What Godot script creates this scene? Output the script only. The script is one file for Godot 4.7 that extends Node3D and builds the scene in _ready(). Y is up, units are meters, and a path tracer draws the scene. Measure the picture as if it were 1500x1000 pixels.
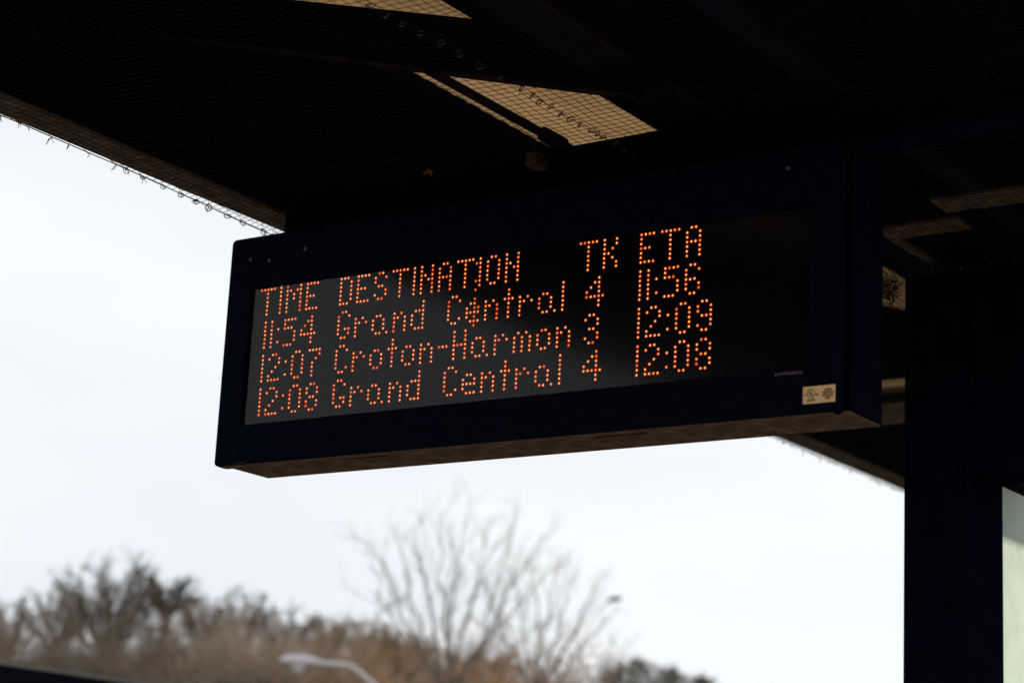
extends Node3D

const EYE := 1.6
var rng := RandomNumberGenerator.new()
var used := {}
var M := {}
var heights := {}

# ---------------------------------------------------------------- mesh helpers
class MB:
	var v := PackedVector3Array()
	var n := PackedVector3Array()
	func tri(a: Vector3, b: Vector3, c: Vector3, na: Vector3, nb: Vector3, nc: Vector3) -> void:
		if (c - a).cross(b - a).dot(na + nb + nc) < 0.0:
			v.append(a); v.append(c); v.append(b)
			n.append(na); n.append(nc); n.append(nb)
		else:
			v.append(a); v.append(b); v.append(c)
			n.append(na); n.append(nb); n.append(nc)
	func quad(a: Vector3, b: Vector3, c: Vector3, d: Vector3, m: Vector3) -> void:
		tri(a, b, c, m, m, m)
		tri(a, c, d, m, m, m)
	func face(a: Vector3, b: Vector3, c: Vector3, d: Vector3, outside: Vector3) -> void:
		var m := (b - a).cross(c - a)
		if m.length() < 1e-12:
			m = (c - a).cross(d - a)
		m = m.normalized()
		if m.dot(outside) < 0.0:
			m = -m
		quad(a, b, c, d, m)
	# a box with small chamfers, centre c, size s, axes b
	func box(c: Vector3, s: Vector3, bev := 0.0, b := Basis()) -> void:
		var h := s * 0.5
		var e := minf(bev, minf(h.x, minf(h.y, h.z)) * 0.8)
		for ax in 3:
			for sg in [-1.0, 1.0]:
				var u := (ax + 1) % 3
				var w := (ax + 2) % 3
				var q := []
				for k in [[-1, -1], [1, -1], [1, 1], [-1, 1]]:
					var p := Vector3()
					p[ax] = sg * h[ax]
					p[u] = k[0] * (h[u] - e)
					p[w] = k[1] * (h[w] - e)
					q.append(c + b * p)
				var m := Vector3()
				m[ax] = sg
				quad(q[0], q[1], q[2], q[3], b * m)
		if e <= 0.0:
			return
		for ax in 3:
			var u := (ax + 1) % 3
			var w := (ax + 2) % 3
			for su in [-1.0, 1.0]:
				for sw in [-1.0, 1.0]:
					var q := []
					for k in [[-1, 0], [1, 0], [1, 1], [-1, 1]]:
						var p := Vector3()
						p[ax] = k[0] * (h[ax] - e)
						p[u] = su * (h[u] - (e if k[1] == 1 else 0.0))
						p[w] = sw * (h[w] - (0.0 if k[1] == 1 else e))
						q.append(c + b * p)
					var m := Vector3()
					m[u] = su
					m[w] = sw
					quad(q[0], q[1], q[2], q[3], (b * m).normalized())
		for sx in [-1.0, 1.0]:
			for sy in [-1.0, 1.0]:
				for sz in [-1.0, 1.0]:
					var m := Vector3(sx, sy, sz)
					var p0 := Vector3(sx * h.x, sy * (h.y - e), sz * (h.z - e))
					var p1 := Vector3(sx * (h.x - e), sy * h.y, sz * (h.z - e))
					var p2 := Vector3(sx * (h.x - e), sy * (h.y - e), sz * h.z)
					var mm := (b * m).normalized()
					tri(c + b * p0, c + b * p1, c + b * p2, mm, mm, mm)
	func tube(pts: PackedVector3Array, radii: PackedFloat32Array, sides := 3, caps := false) -> void:
		var k := pts.size()
		if k < 2:
			return
		var prev := PackedVector3Array()
		var prevn := PackedVector3Array()
		var d0 := (pts[1] - pts[0]).normalized()
		var side := d0.cross(Vector3.UP if absf(d0.y) < 0.9 else Vector3.RIGHT).normalized()
		for i in k:
			var d := (pts[mini(i + 1, k - 1)] - pts[maxi(i - 1, 0)]).normalized()
			side = (side - d * side.dot(d)).normalized()
			var up := d.cross(side)
			var ring := PackedVector3Array()
			var rn := PackedVector3Array()
			var r := radii[mini(i, radii.size() - 1)]
			for j in sides:
				var t := TAU * j / sides
				var o := side * cos(t) + up * sin(t)
				rn.append(o)
				ring.append(pts[i] + o * r)
			if i > 0:
				for j in sides:
					var j2 := (j + 1) % sides
					tri(prev[j], prev[j2], ring[j2], prevn[j], prevn[j2], rn[j2])
					tri(prev[j], ring[j2], ring[j], prevn[j], rn[j2], rn[j])
			if caps and (i == 0 or i == k - 1):
				var m := -d if i == 0 else d
				for j in range(1, sides - 1):
					tri(ring[0], ring[j], ring[j + 1], m, m, m)
			prev = ring
			prevn = rn
	func torus(c: Vector3, ax: Vector3, r: float, t: float, squash := 1.0, seg := 12) -> void:
		var a := ax.normalized()
		var s := a.cross(Vector3.UP if absf(a.y) < 0.9 else Vector3.RIGHT).normalized()
		var u := a.cross(s)
		var p := PackedVector3Array()
		for i in seg + 1:
			var w := TAU * i / seg
			p.append(c + s * cos(w) * r + u * sin(w) * r * squash)
		tube(p, PackedFloat32Array([t]), 5)
	func dome(c: Vector3, ax: Vector3, r: float, hgt: float, seg := 8) -> void:
		var a := ax.normalized()
		var s := a.cross(Vector3.UP if absf(a.y) < 0.9 else Vector3.RIGHT).normalized()
		var u := a.cross(s)
		for i in seg:
			var w := TAU * i / seg
			var x := TAU * (i + 1) / seg
			var o := s * cos(w) + u * sin(w)
			var q := s * cos(x) + u * sin(x)
			var b0 := c + o * r
			var b1 := c + q * r
			var m0 := c + o * r * 0.65 + a * hgt * 0.75
			var m1 := c + q * r * 0.65 + a * hgt * 0.75
			var no := (o + a * 0.6).normalized()
			var nq := (q + a * 0.6).normalized()
			tri(b0, b1, m1, no, nq, nq)
			tri(b0, m1, m0, no, nq, no)
			tri(m0, m1, c + a * hgt, (no + a).normalized(), (nq + a).normalized(), a)
	func annulus(c: Vector3, ax: Vector3, r0: float, r1: float, seg := 8) -> void:
		var a := ax.normalized()
		var s := a.cross(Vector3.UP if absf(a.y) < 0.9 else Vector3.RIGHT).normalized()
		var u := a.cross(s)
		for i in seg:
			var w := TAU * i / seg
			var x := TAU * (i + 1) / seg
			var o := s * cos(w) + u * sin(w)
			var q := s * cos(x) + u * sin(x)
			quad(c + o * r0, c + o * r1, c + q * r1, c + q * r0, a)
	func into(am: ArrayMesh) -> void:
		if v.is_empty():
			return
		var arr := []
		arr.resize(Mesh.ARRAY_MAX)
		arr[Mesh.ARRAY_VERTEX] = v
		arr[Mesh.ARRAY_NORMAL] = n
		am.add_surface_from_arrays(Mesh.PRIMITIVE_TRIANGLES, arr)


func V(x: float, h: float, z: float) -> Vector3:   # x across the platform, h above the eye, z along the platform
	return Vector3(x, h + EYE, -z)


func numbered(s: String) -> String:
	if not used.has(s):
		used[s] = 0
		return s
	used[s] += 1
	return "%s_%03d" % [s, used[s]]


func put(mi: Node3D, called: String, parent: Node) -> void:
	mi.name = numbered(called) if parent == self else called
	parent.add_child(mi, true)
	if parent != self and mi.name != called:
		var k := 1
		while parent.has_node("%s_%03d" % [called, k]):
			k += 1
		mi.name = "%s_%03d" % [called, k]


func thing(called: String, label: String, category: String, at := Vector3.ZERO, group := "") -> Node3D:
	var o := Node3D.new()
	put(o, called, self)
	o.position = at
	tag(o, label, category, group)
	return o


func tag(o: Node, label: String, category := "", group := "") -> Node:
	o.set_meta("label", label)
	if category:
		o.set_meta("category", category)
	if group:
		o.set_meta("group", group)
	return o


# commits one or several builders (one surface each) as one mesh; points are world points, moved into the parent's frame
func obj(called: String, mbs, mats, parent: Node = self) -> MeshInstance3D:
	if mbs is MB:
		mbs = [mbs]
		mats = [mats]
	var am := ArrayMesh.new()
	var mi := MeshInstance3D.new()
	var off := Vector3.ZERO
	var p: Node = parent
	while p != self:
		off += p.position
		p = p.get_parent()
	var k := 0
	for i in mbs.size():
		if mbs[i].v.is_empty():
			continue
		if off != Vector3.ZERO:
			var vv: PackedVector3Array = mbs[i].v
			for j in vv.size():
				vv[j] -= off
			mbs[i].v = vv
		mbs[i].into(am)
		am.surface_set_material(k, mats[i])
		k += 1
	mi.mesh = am
	put(mi, called, parent)
	return mi


func structure(o: Node, label := "") -> void:
	o.set_meta("kind", "structure")
	if label:
		o.set_meta("label", label)


func lin(r: float, g: float, b: float) -> Color:
	return Color(r, g, b).linear_to_srgb()


func noise_tex(freq: float, lo: Color, hi: Color, sd: int, oct := 4, size := 512, mid = null) -> NoiseTexture2D:
	var f := FastNoiseLite.new()
	f.seed = sd
	f.frequency = freq
	f.fractal_octaves = oct
	var t := NoiseTexture2D.new()
	t.width = size
	t.height = size
	t.seamless = true
	t.noise = f
	var g := Gradient.new()
	g.set_color(0, lo)
	g.set_color(1, hi)
	if mid != null:
		g.add_point(0.5, mid)
	t.color_ramp = g
	return t


func mat(c: Color, rough := 0.9, spec := 0.0) -> StandardMaterial3D:
	var m := StandardMaterial3D.new()
	m.albedo_color = c
	m.roughness = rough
	m.metallic_specular = spec
	if spec <= 0.0:
		m.specular_mode = BaseMaterial3D.SPECULAR_DISABLED
	return m


func textured(m: StandardMaterial3D, t: Texture2D, scale: float) -> StandardMaterial3D:
	m.albedo_texture = t
	m.uv1_triplanar = true
	m.uv1_world_triplanar = true
	m.uv1_scale = Vector3.ONE * scale
	return m


func glow(c: Color, e: float) -> StandardMaterial3D:
	var m := mat(Color(0.02, 0.02, 0.02))
	m.emission_enabled = true
	m.emission = c
	m.emission_energy_multiplier = e
	return m


func materials() -> void:
	M.black = textured(mat(Color.WHITE, 0.9), noise_tex(0.01, lin(.002, .0024, .009), lin(.004, .005, .014), 3), 1.3)
	M.face = textured(mat(Color.WHITE, 0.8), noise_tex(0.02, lin(.0028, .004, .010), lin(.005, .007, .015), 5), 3.0)
	M.deck = textured(mat(Color.WHITE, 0.95), noise_tex(0.02, lin(.0018, .002, .009), lin(.005, .0045, .015), 8), 1.0)
	M.bronze = textured(mat(Color.WHITE, 0.8), noise_tex(0.006, lin(.05, .034, .025), lin(.13, .09, .066), 11, 5, 512, lin(.075, .052, .038)), 4.0)
	M.flange = textured(mat(Color.WHITE, 0.9), noise_tex(0.008, lin(.040, .031, .026), lin(.13, .10, .077), 13, 5), 3.0)
	M.rust = textured(mat(Color.WHITE, 0.9), noise_tex(0.012, lin(.004, .004, .012), lin(.045, .024, .017), 17, 5), 3.0)
	M.gutter = textured(mat(Color.WHITE, 0.9), noise_tex(0.01, lin(.004, .0045, .014), lin(.010, .009, .018), 19, 5), 2.0)
	M.conduit = textured(mat(Color.WHITE, 0.7), noise_tex(0.02, lin(.01, .007, .009), lin(.03, .02, .018), 23), 5.0)
	M.wire = mat(lin(.014, .011, .012), 0.8)
	M.ring = mat(lin(.022, .016, .012), 0.25, 0.6)
	M.dot = mat(lin(.0045, .005, .006), 0.6)
	M.panel = mat(lin(.003, .0035, .006), 0.9)
	M.lead = mat(lin(.45, .30, .19), 0.9)
	M.lettering = mat(lin(.24, .17, .13), 0.9)
	M.print = mat(lin(.012, .008, .006), 0.9)
	M.sticker = textured(mat(Color.WHITE, 0.7), noise_tex(0.02, lin(.74, .50, .25), lin(.88, .62, .34), 29), 6.0)
	M.batten = mat(lin(.80, .56, .32), 0.9)
	M.twig_tan = mat(lin(.42, .33, .25), 0.95)
	M.screw = mat(lin(.05, .05, .06), 0.5, 0.3)
	var core := [glow(lin(1.0, .40, .115), 2.5), glow(lin(1.0, .33, .085), 1.9), glow(lin(1.0, .22, .05), 1.2)]
	M.core = core
	M.halo = glow(lin(1.0, .075, .005), 0.52)
	M.faint = glow(lin(1.0, .8, .75), 0.05)
	var pane := StandardMaterial3D.new()
	pane.transparency = BaseMaterial3D.TRANSPARENCY_ALPHA
	pane.albedo_color = Color(0, 0, 0, 0.02)
	pane.roughness = 0.14
	pane.metallic_specular = 0.345
	M.pane = pane
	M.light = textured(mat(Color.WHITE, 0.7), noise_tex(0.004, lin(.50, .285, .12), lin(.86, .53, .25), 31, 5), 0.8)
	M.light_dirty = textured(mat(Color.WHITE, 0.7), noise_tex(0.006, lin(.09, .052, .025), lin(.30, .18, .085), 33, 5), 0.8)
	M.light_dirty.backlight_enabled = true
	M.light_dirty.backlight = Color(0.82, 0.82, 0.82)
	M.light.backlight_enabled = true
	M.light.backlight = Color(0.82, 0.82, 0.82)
	M.frost = textured(mat(Color.WHITE, 0.6), noise_tex(0.01, lin(.64, .82, .72), lin(.77, .92, .84), 37, 5), 1.5)
	M.frost.backlight_enabled = true
	M.frost.backlight = Color(1, 1, 1)
	M.concrete = textured(mat(Color.WHITE, 0.95), noise_tex(0.01, lin(.34, .29, .24), lin(.44, .38, .31), 41, 5), 0.5)
	M.ballast = textured(mat(Color.WHITE, 0.95), noise_tex(0.05, lin(.16, .12, .10), lin(.32, .26, .21), 43, 5), 0.8)
	M.grass = textured(mat(Color.WHITE, 0.95), noise_tex(0.02, lin(.07, .045, .03), lin(.15, .10, .065), 47, 5), 0.12)
	M.bark = mat(lin(.20, .16, .125), 0.95)
	M.bark_dark = mat(lin(.13, .105, .08), 0.95)
	M.bark_pale = mat(lin(.26, .21, .165), 0.95)
	M.twig_orange = mat(lin(.44, .285, .175), 0.95)
	M.twig_brown = mat(lin(.235, .18, .135), 0.95)
	M.needle = mat(lin(.19, .18, .145), 0.95)
	M.galv = mat(lin(.66, .62, .60), 0.4, 0.5)
	M.lens = mat(lin(.75, .78, .8), 0.3, 0.5)
	M.roofing = mat(lin(.006, .007, .010), 0.9)
	M.trim = mat(lin(.20, .19, .18), 0.7)
	M.leaf = mat(lin(.36, .22, .11), 0.9)


# ---------------------------------------------------------------- the departure board
const PITCH := 0.012
const GLYPH := {
	"T": ["XXXXX", "..X..", "..X..", "..X..", "..X..", "..X..", "..X.."],
	"I": ["X", "X", "X", "X", "X", "X", "X"],
	"M": ["X...X", "XX.XX", "X.X.X", "X.X.X", "X...X", "X...X", "X...X"],
	"E": ["XXXX", "X...", "X...", "XXX.", "X...", "X...", "XXXX"],
	"D": ["XXX.", "X..X", "X..X", "X..X", "X..X", "X..X", "XXX."],
	"S": [".XX.", "X..X", "X...", ".XX.", "...X", "X..X", ".XX."],
	"N": ["X..X", "X..X", "XX.X", "X.XX", "X..X", "X..X", "X..X"],
	"A": [".XX.", "X..X", "X..X", "XXXX", "X..X", "X..X", "X..X"],
	"O": [".XX.", "X..X", "X..X", "X..X", "X..X", "X..X", ".XX."],
	"K": ["X..X", "X..X", "X.X.", "XX..", "X.X.", "X..X", "X..X"],
	"G": [".XX.", "X..X", "X...", "X...", "X.XX", "X..X", ".XX."],
	"C": [".XX.", "X..X", "X...", "X...", "X...", "X..X", ".XX."],
	"H": ["X..X", "X..X", "X..X", "XXXX", "X..X", "X..X", "X..X"],
	"r": ["....", "....", "X.X.", "XX.X", "X...", "X...", "X..."],
	"a": [".....", ".....", ".XX..", "X..X.", "X..X.", "X..X.", ".XX.X"],
	"n": ["....", "....", "X.X.", "XX.X", "X..X", "X..X", "X..X"],
	"d": ["...X", "...X", ".XXX", "X..X", "X..X", "X..X", ".XXX"],
	"e": ["....", "....", ".XX.", "X..X", "XXXX", "X...", ".XXX"],
	"t": [".X.", ".X.", "XXX", ".X.", ".X.", ".X.", ".X."],
	"l": ["X", "X", "X", "X", "X", "X", "X"],
	"o": ["....", "....", ".XX.", "X..X", "X..X", "X..X", ".XX."],
	"m": [".....", ".....", ".X.X.", "X.X.X", "X.X.X", "X.X.X", "X.X.X"],
	"-": ["...", "...", "...", "XXX", "...", "...", "..."],
	":": [".", ".", "X", ".", ".", "X", "."],
	"1": ["X", "X", "X", "X", "X", "X", "X"],
	"2": [".XX.", "X..X", "...X", "..X.", ".X..", "X...", "XXXX"],
	"3": [".XX.", "X..X", "...X", ".XX.", "...X", "X..X", ".XX."],
	"4": ["...X.", "..XX.", ".X.X.", "X..X.", "XXXXX", "...X.", "...X."],
	"5": ["XXXX", "X...", "XXX.", "...X", "...X", "...X", "XXX."],
	"6": [".XX.", "X..X", "X...", "XXX.", "X..X", "X..X", ".XX."],
	"7": ["XXXX", "...X", "..X.", ".X..", ".X..", ".X..", ".X.."],
	"8": [".XX.", "X..X", "X..X", ".XX.", "X..X", "X..X", ".XX."],
	"9": [".XX.", "X..X", "X..X", ".XXX", "...X", "X..X", ".XX."],
	"0": [".XX.", "X..X", "X..X", "X..X", "X..X", "X..X", ".XX."],
}
const LINES := [
	[["T", 0], ["I", 6], ["M", 8], ["E", 14], ["D", 24], ["E", 29], ["S", 34], ["T", 39], ["I", 45], ["N", 47], ["A", 52], ["T", 57], ["I", 63], ["O", 65], ["N", 70], ["T", 89], ["K", 95], ["E", 104], ["T", 109], ["A", 115]],
	[["1", 2], ["1", 4], [":", 6], ["5", 8], ["4", 13], ["G", 24], ["r", 29], ["a", 34], ["n", 40], ["d", 45], ["C", 55], ["e", 60], ["n", 65], ["t", 70], ["r", 74], ["a", 79], ["l", 85], ["4", 91], ["1", 104], ["1", 106], [":", 108], ["5", 110], ["6", 115]],
	[["1", 2], ["2", 4], [":", 9], ["0", 11], ["7", 16], ["C", 24], ["r", 29], ["o", 34], ["t", 39], ["o", 43], ["n", 48], ["-", 53], ["H", 57], ["a", 62], ["r", 68], ["m", 73], ["o", 79], ["n", 84], ["3", 91], ["1", 104], ["2", 106], [":", 111], ["0", 113], ["9", 118]],
	[["1", 2], ["2", 4], [":", 9], ["0", 11], ["8", 16], ["G", 24], ["r", 29], ["a", 34], ["n", 40], ["d", 45], ["C", 55], ["e", 60], ["n", 65], ["t", 70], ["r", 74], ["a", 79], ["l", 85], ["4", 91], ["1", 104], ["2", 106], [":", 111], ["0", 113], ["8", 118]],
]
const SX := -3.9622     # the board: x of column 0, height of row 0, distance of its front
const SY := 1.5916
const SZ := 4.3875
const TOWARDS := Vector3(0, 0, 1)   # the way the board's front faces


func rounded(x0: float, x1: float, y0: float, y1: float, r: float, z: float) -> PackedVector3Array:
	var p := PackedVector3Array()
	for c in [[x1 - r, y1 - r, 0.0], [x0 + r, y1 - r, 90.0], [x0 + r, y0 + r, 180.0], [x1 - r, y0 + r, 270.0]]:
		for k in 6:
			var t := deg_to_rad(c[2] + 18.0 * k)
			p.append(V(c[0] + r * cos(t), c[1] + r * sin(t), z))
	return p


func ring_between(mb: MB, a: PackedVector3Array, b: PackedVector3Array, out: Callable) -> void:
	for i in a.size():
		var j := (i + 1) % a.size()
		mb.face(a[i], a[j], b[j], b[i], out.call((a[i] + a[j] + b[i] + b[j]) * 0.25))


func text(s: String, height: float, at: Vector3, m: Material, parent: Node, called: String, width := 0.0, bold := false) -> void:
	var tm := TextMesh.new()
	var f := SystemFont.new()
	f.font_names = PackedStringArray(["Droid Sans"])
	if bold:
		f.font_weight = 700
	tm.font = f
	tm.text = s
	tm.font_size = 64
	tm.pixel_size = height / 46.0
	tm.depth = 0.0006
	var mi := MeshInstance3D.new()
	mi.mesh = tm
	mi.material_override = m
	tm.material = m
	put(mi, called, parent)
	var off := Vector3.ZERO
	var p: Node = parent
	while p != self:
		off += p.position
		p = p.get_parent()
	mi.position = at - off
	if width > 0.0:
		var w := tm.get_aabb().size.x
		if w > 0.0:
			mi.scale.x = width / w


func departure_board() -> void:
	var x0 := SX - 9.5 * PITCH
	var x1 := SX + 150.0 * PITCH
	var y1 := SY + 13.2 * PITCH
	var y0 := SY - 41.6 * PITCH
	var board := thing("departure_board", "long black electronic departure board with amber dot letters hung under the canopy", "departure board", V((x0 + x1) / 2, y0, SZ + 0.1))
	var cx := (x0 + x1) / 2
	# cabinet behind the door: bottom and top sheets, back, ends
	var mb := MB.new()
	mb.box(V(cx + 0.0165, y0 + 0.006, SZ + 0.121), Vector3(x1 - x0 - 0.009, 0.006, 0.164), 0.001)
	var cab := obj("cabinet_underside", mb, M.bronze, board)
	tag(cab, "brown dusty underside of the cabinet")
	mb = MB.new()
	mb.box(V(cx + 0.0165, y1 - 0.006, SZ + 0.121), Vector3(x1 - x0 - 0.009, 0.006, 0.164), 0.001)
	mb.box(V(cx + 0.0165, (y0 + y1) / 2, SZ + 0.2055), Vector3(x1 - x0 - 0.009, y1 - y0 - 0.006, 0.005), 0.001)
	obj("cabinet_body", mb, M.black, board)
	for s in [0, 1]:
		mb = MB.new()
		mb.box(V(x0 + 0.0185 if s == 0 else x1 + 0.0145, (y0 + y1) / 2, SZ + 0.1215), Vector3(0.005, y1 - y0 - 0.019, 0.163), 0.001)
		obj("end_panel", mb, M.black, board)
	# slots and a seam under the door
	for xx in [-3.58, -2.78]:
		mb = MB.new()
		mb.box(V(xx, y0 + 0.002, SZ + 0.047), Vector3(0.15, 0.005, 0.012))
		obj("latch_slot", mb, M.panel, board)
	# door: a rounded frame round the display window
	var wx0 := SX - 2.35 * PITCH
	var wx1 := SX + 143.9 * PITCH
	var wy1 := SY + 0.55 * PITCH
	var wy0 := SY - 32.4 * PITCH
	var cen := V(cx, (y0 + y1) / 2, SZ)
	mb = MB.new()
	var lip := rounded(x0 + 0.003, x1 - 0.003, y0 + 0.003, y1 - 0.003, 0.011, SZ)
	var rim := rounded(x0, x1, y0, y1, 0.014, SZ + 0.003)
	var back := rounded(x0, x1, y0, y1, 0.014, SZ + 0.037)
	var backin := rounded(x0 + 0.012, x1 - 0.012, y0 + 0.012, y1 - 0.012, 0.004, SZ + 0.037)
	var win := rounded(wx0, wx1, wy0, wy1, 0.002, SZ)
	var winback := rounded(wx0, wx1, wy0, wy1, 0.002, SZ + 0.014)
	ring_between(mb, win, lip, func(_p): return TOWARDS)
	ring_between(mb, lip, rim, func(p): return (p - cen) * Vector3(1, 1, 0) + TOWARDS * 0.3)
	ring_between(mb, rim, back, func(p): return (p - cen) * Vector3(1, 1, 0))
	ring_between(mb, winback, win, func(p): return (cen - p) * Vector3(1, 1, 0))
	var door := obj("door_frame", mb, M.face, board)
	tag(door, "black front frame with rounded corners")
	mb = MB.new()
	ring_between(mb, back, backin, func(_p): return -TOWARDS)
	obj("door_return", mb, M.bronze, door)
	# the lower lip of the door is the same dusty brown as the underside
	mb = MB.new()
	mb.box(V(cx, y0 - 0.0012, SZ + 0.0205), Vector3(x1 - x0 - 0.03, 0.002, 0.031), 0.0006)
	obj("drip_edge", mb, M.bronze, door)
	for p in [[-4.0, 1.685], [-3.93, 1.672], [-3.80, 1.690], [-2.30, 1.70]]:
		mb = MB.new()
		mb.dome(V(p[0], p[1], SZ - 0.0002), TOWARDS, 0.0065, 0.003, 10)
		obj("screw", mb, M.screw, door)
	# scuffs at the bottom left corner
	mb = MB.new()
	for k in 10:
		var a := V(x0 + 0.05 + rng.randf() * 0.07, y0 + 0.001 + pow(rng.randf(), 3.0) * 0.04, SZ - 0.0004)
		mb.tube(PackedVector3Array([a, a + Vector3(rng.randf_range(-.006, .006), rng.randf_range(-.004, .004), 0)]), PackedFloat32Array([0.0005]), 3)
	for k in 40:
		var a := V(rng.randf_range(x0 + 0.1, x1 - 0.1), y0 - 0.0024, SZ + rng.randf_range(0.006, 0.034))
		mb.tube(PackedVector3Array([a, a + Vector3(rng.randf_range(-.008, .008), 0, rng.randf_range(-.003, .003))]), PackedFloat32Array([0.0004]), 3)
	var sc := obj("paint_scuffs", mb, M.lettering, door)
	sc.set_meta("kind", "stuff")
	# display
	mb = MB.new()
	mb.box(V((wx0 + wx1) / 2, (wy0 + wy1) / 2, SZ + 0.022), Vector3(wx1 - wx0 - 0.001, wy1 - wy0 - 0.001, 0.012))
	var disp := obj("display_panel", mb, M.panel, board)
	tag(disp, "dark dot matrix panel showing train times")
	var zf := SZ + 0.0158
	var lit := {}
	for li in 4:
		for g in LINES[li]:
			var rows: Array = GLYPH[g[0]]
			var cores := [MB.new(), MB.new(), MB.new()]
			var halo := MB.new()
			for r in 7:
				for c in rows[r].length():
					if rows[r][c] != "X":
						continue
					var key := Vector2i(g[1] + c, li * 8 + r)
					lit[key] = true
					var p := V(SX + key.x * PITCH + rng.randfn() * 0.0002, SY - key.y * PITCH + rng.randfn() * 0.0002, zf)
					var w := rng.randf()
					cores[0 if w < 0.62 else (1 if w < 0.94 else 2)].dome(p, TOWARDS, 0.0023, 0.0014, 8)
					halo.annulus(p + TOWARDS * 0.0003, TOWARDS, 0.0022, 0.0045, 8)
			var kind := "digit" if g[0] in "0123456789" else ("colon" if g[0] == ":" else ("hyphen" if g[0] == "-" else "letter"))
			obj(kind, [cores[0], cores[1], cores[2], halo], [M.core[0], M.core[1], M.core[2], M.halo], disp)
	# a faulty column that stays lit, and a few weak ones
	var st := MB.new()
	var sth := MB.new()
	for r in [1, 5, 7, 9, 10, 11, 12, 13, 14, 15]:
		if lit.has(Vector2i(62, r)):
			continue
		lit[Vector2i(62, r)] = true
		var p := V(SX + 62 * PITCH, SY - r * PITCH, zf)
		st.dome(p, TOWARDS, 0.0024, 0.0012, 8)
		sth.annulus(p + TOWARDS * 0.0003, TOWARDS, 0.0023, 0.0042, 8)
	obj("stuck_dots", [st, sth], [M.core[2], M.halo], disp)
	st = MB.new()
	for c in [80, 82, 84]:
		for r in range(1, 13):
			if (c + r) % 2 == 0 or rng.randf() < 0.3:
				var p := V(SX + c * PITCH, SY - r * PITCH, zf)
				if not lit.has(Vector2i(c, r)):
					st.dome(p, TOWARDS, 0.0018, 0.001, 6)
	obj("faint_dots", st, M.faint, disp)
	# unlit dots
	var one := MB.new()
	one.dome(Vector3.ZERO, TOWARDS, 0.0029, 0.0014, 6)
	var am := ArrayMesh.new()
	one.into(am)
	am.surface_set_material(0, M.dot)
	var spots := []
	for c in range(-1, 143):
		for r in 32:
			if not lit.has(Vector2i(c, r)):
				spots.append(V(SX + c * PITCH, SY - r * PITCH, zf) - board.position - disp.position)
	var mm := MultiMesh.new()
	mm.transform_format = MultiMesh.TRANSFORM_3D
	mm.mesh = am
	mm.instance_count = spots.size()
	for i in spots.size():
		mm.set_instance_transform(i, Transform3D(Basis(), spots[i]))
	var mmi := MultiMeshInstance3D.new()
	mmi.multimesh = mm
	put(mmi, "unlit_dots", disp)
	mmi.set_meta("kind", "stuff")
	# front window
	mb = MB.new()
	mb.quad(V(wx0 + 0.001, wy0 + 0.001, SZ + 0.010), V(wx1 - 0.001, wy0 + 0.001, SZ + 0.010), V(wx1 - 0.001, wy1 - 0.001, SZ + 0.010), V(wx0 + 0.001, wy1 - 0.001, SZ + 0.010), TOWARDS)
	obj("window_pane", mb, M.pane, board)
	# maker's lettering and the listing sticker
	text("DAKTRONICS", 0.0062, V(SX + 139.45 * PITCH, SY - 33.25 * PITCH, SZ - 0.0003), M.lettering, board, "maker_lettering", 0.071)
	var lx := SX + 146.15 * PITCH
	var ly := SY - 38.0 * PITCH
	mb = MB.new()
	mb.box(V(lx, ly, SZ - 0.0004), Vector3(0.083, 0.041, 0.0007))
	var stick := obj("listing_sticker", mb, M.sticker, board)
	tag(stick, "small tan safety listing sticker")
	var fz := SZ - 0.0009
	mb = MB.new()
	mb.annulus(V(lx - 0.0205, ly + 0.0035, fz), TOWARDS, 0.0088, 0.0104, 28)
	obj("mark_ring", mb, M.print, stick)
	text("U", 0.0082, V(lx - 0.0222, ly + 0.0048, fz), M.print, stick, "mark_letter", 0.0, true)
	text("L", 0.0082, V(lx - 0.0180, ly + 0.0012, fz), M.print, stick, "mark_letter", 0.0, true)
	text("c", 0.0060, V(lx - 0.0348, ly + 0.0010, fz), M.print, stick, "mark_letter", 0.0, true)
	text("us", 0.0060, V(lx - 0.0050, ly + 0.0010, fz), M.print, stick, "mark_letter", 0.0, true)
	text("LISTED", 0.0060, V(lx - 0.0205, ly - 0.0125, fz), M.print, stick, "print_line", 0.020, true)
	var words := ["SIGNAL", "CHANGING", "MESSAGE", "UNIT"]
	for i in 4:
		text(words[i], 0.0052, V(lx + 0.0225, ly + 0.0095 - i * 0.0066, fz), M.print, stick, "print_line", [0.019, 0.028, 0.027, 0.014][i], true)
	# hangers up to the cross beam
	for xx in [-3.75, -2.75]:
		mb = MB.new()
		mb.tube(PackedVector3Array([V(xx, y1 + 0.002, SZ + 0.17), V(xx, 1.820, SZ + 0.24)]), PackedFloat32Array([0.02]), 10)
		mb.box(V(xx, y1 + 0.004, SZ + 0.15), Vector3(0.10, 0.008, 0.09), 0.001)
		mb.box(V(xx, 1.8185, SZ + 0.25), Vector3(0.10, 0.006, 0.06), 0.001)
		obj("hanger", mb, M.black, board)


# ---------------------------------------------------------------- the canopy
const EDGE := -4.22      # left edge; the net hangs level at NET below the two sloping wings
const NET := 1.885
const MID := -2.62       # the central gutter above the columns
const REDGE := -0.98


func roof_h(x: float) -> float:   # underside of the deck
	return 2.138 - 0.3 * (x + 3.01) if x < MID else 2.021 + 0.3 * (x - MID)


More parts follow.
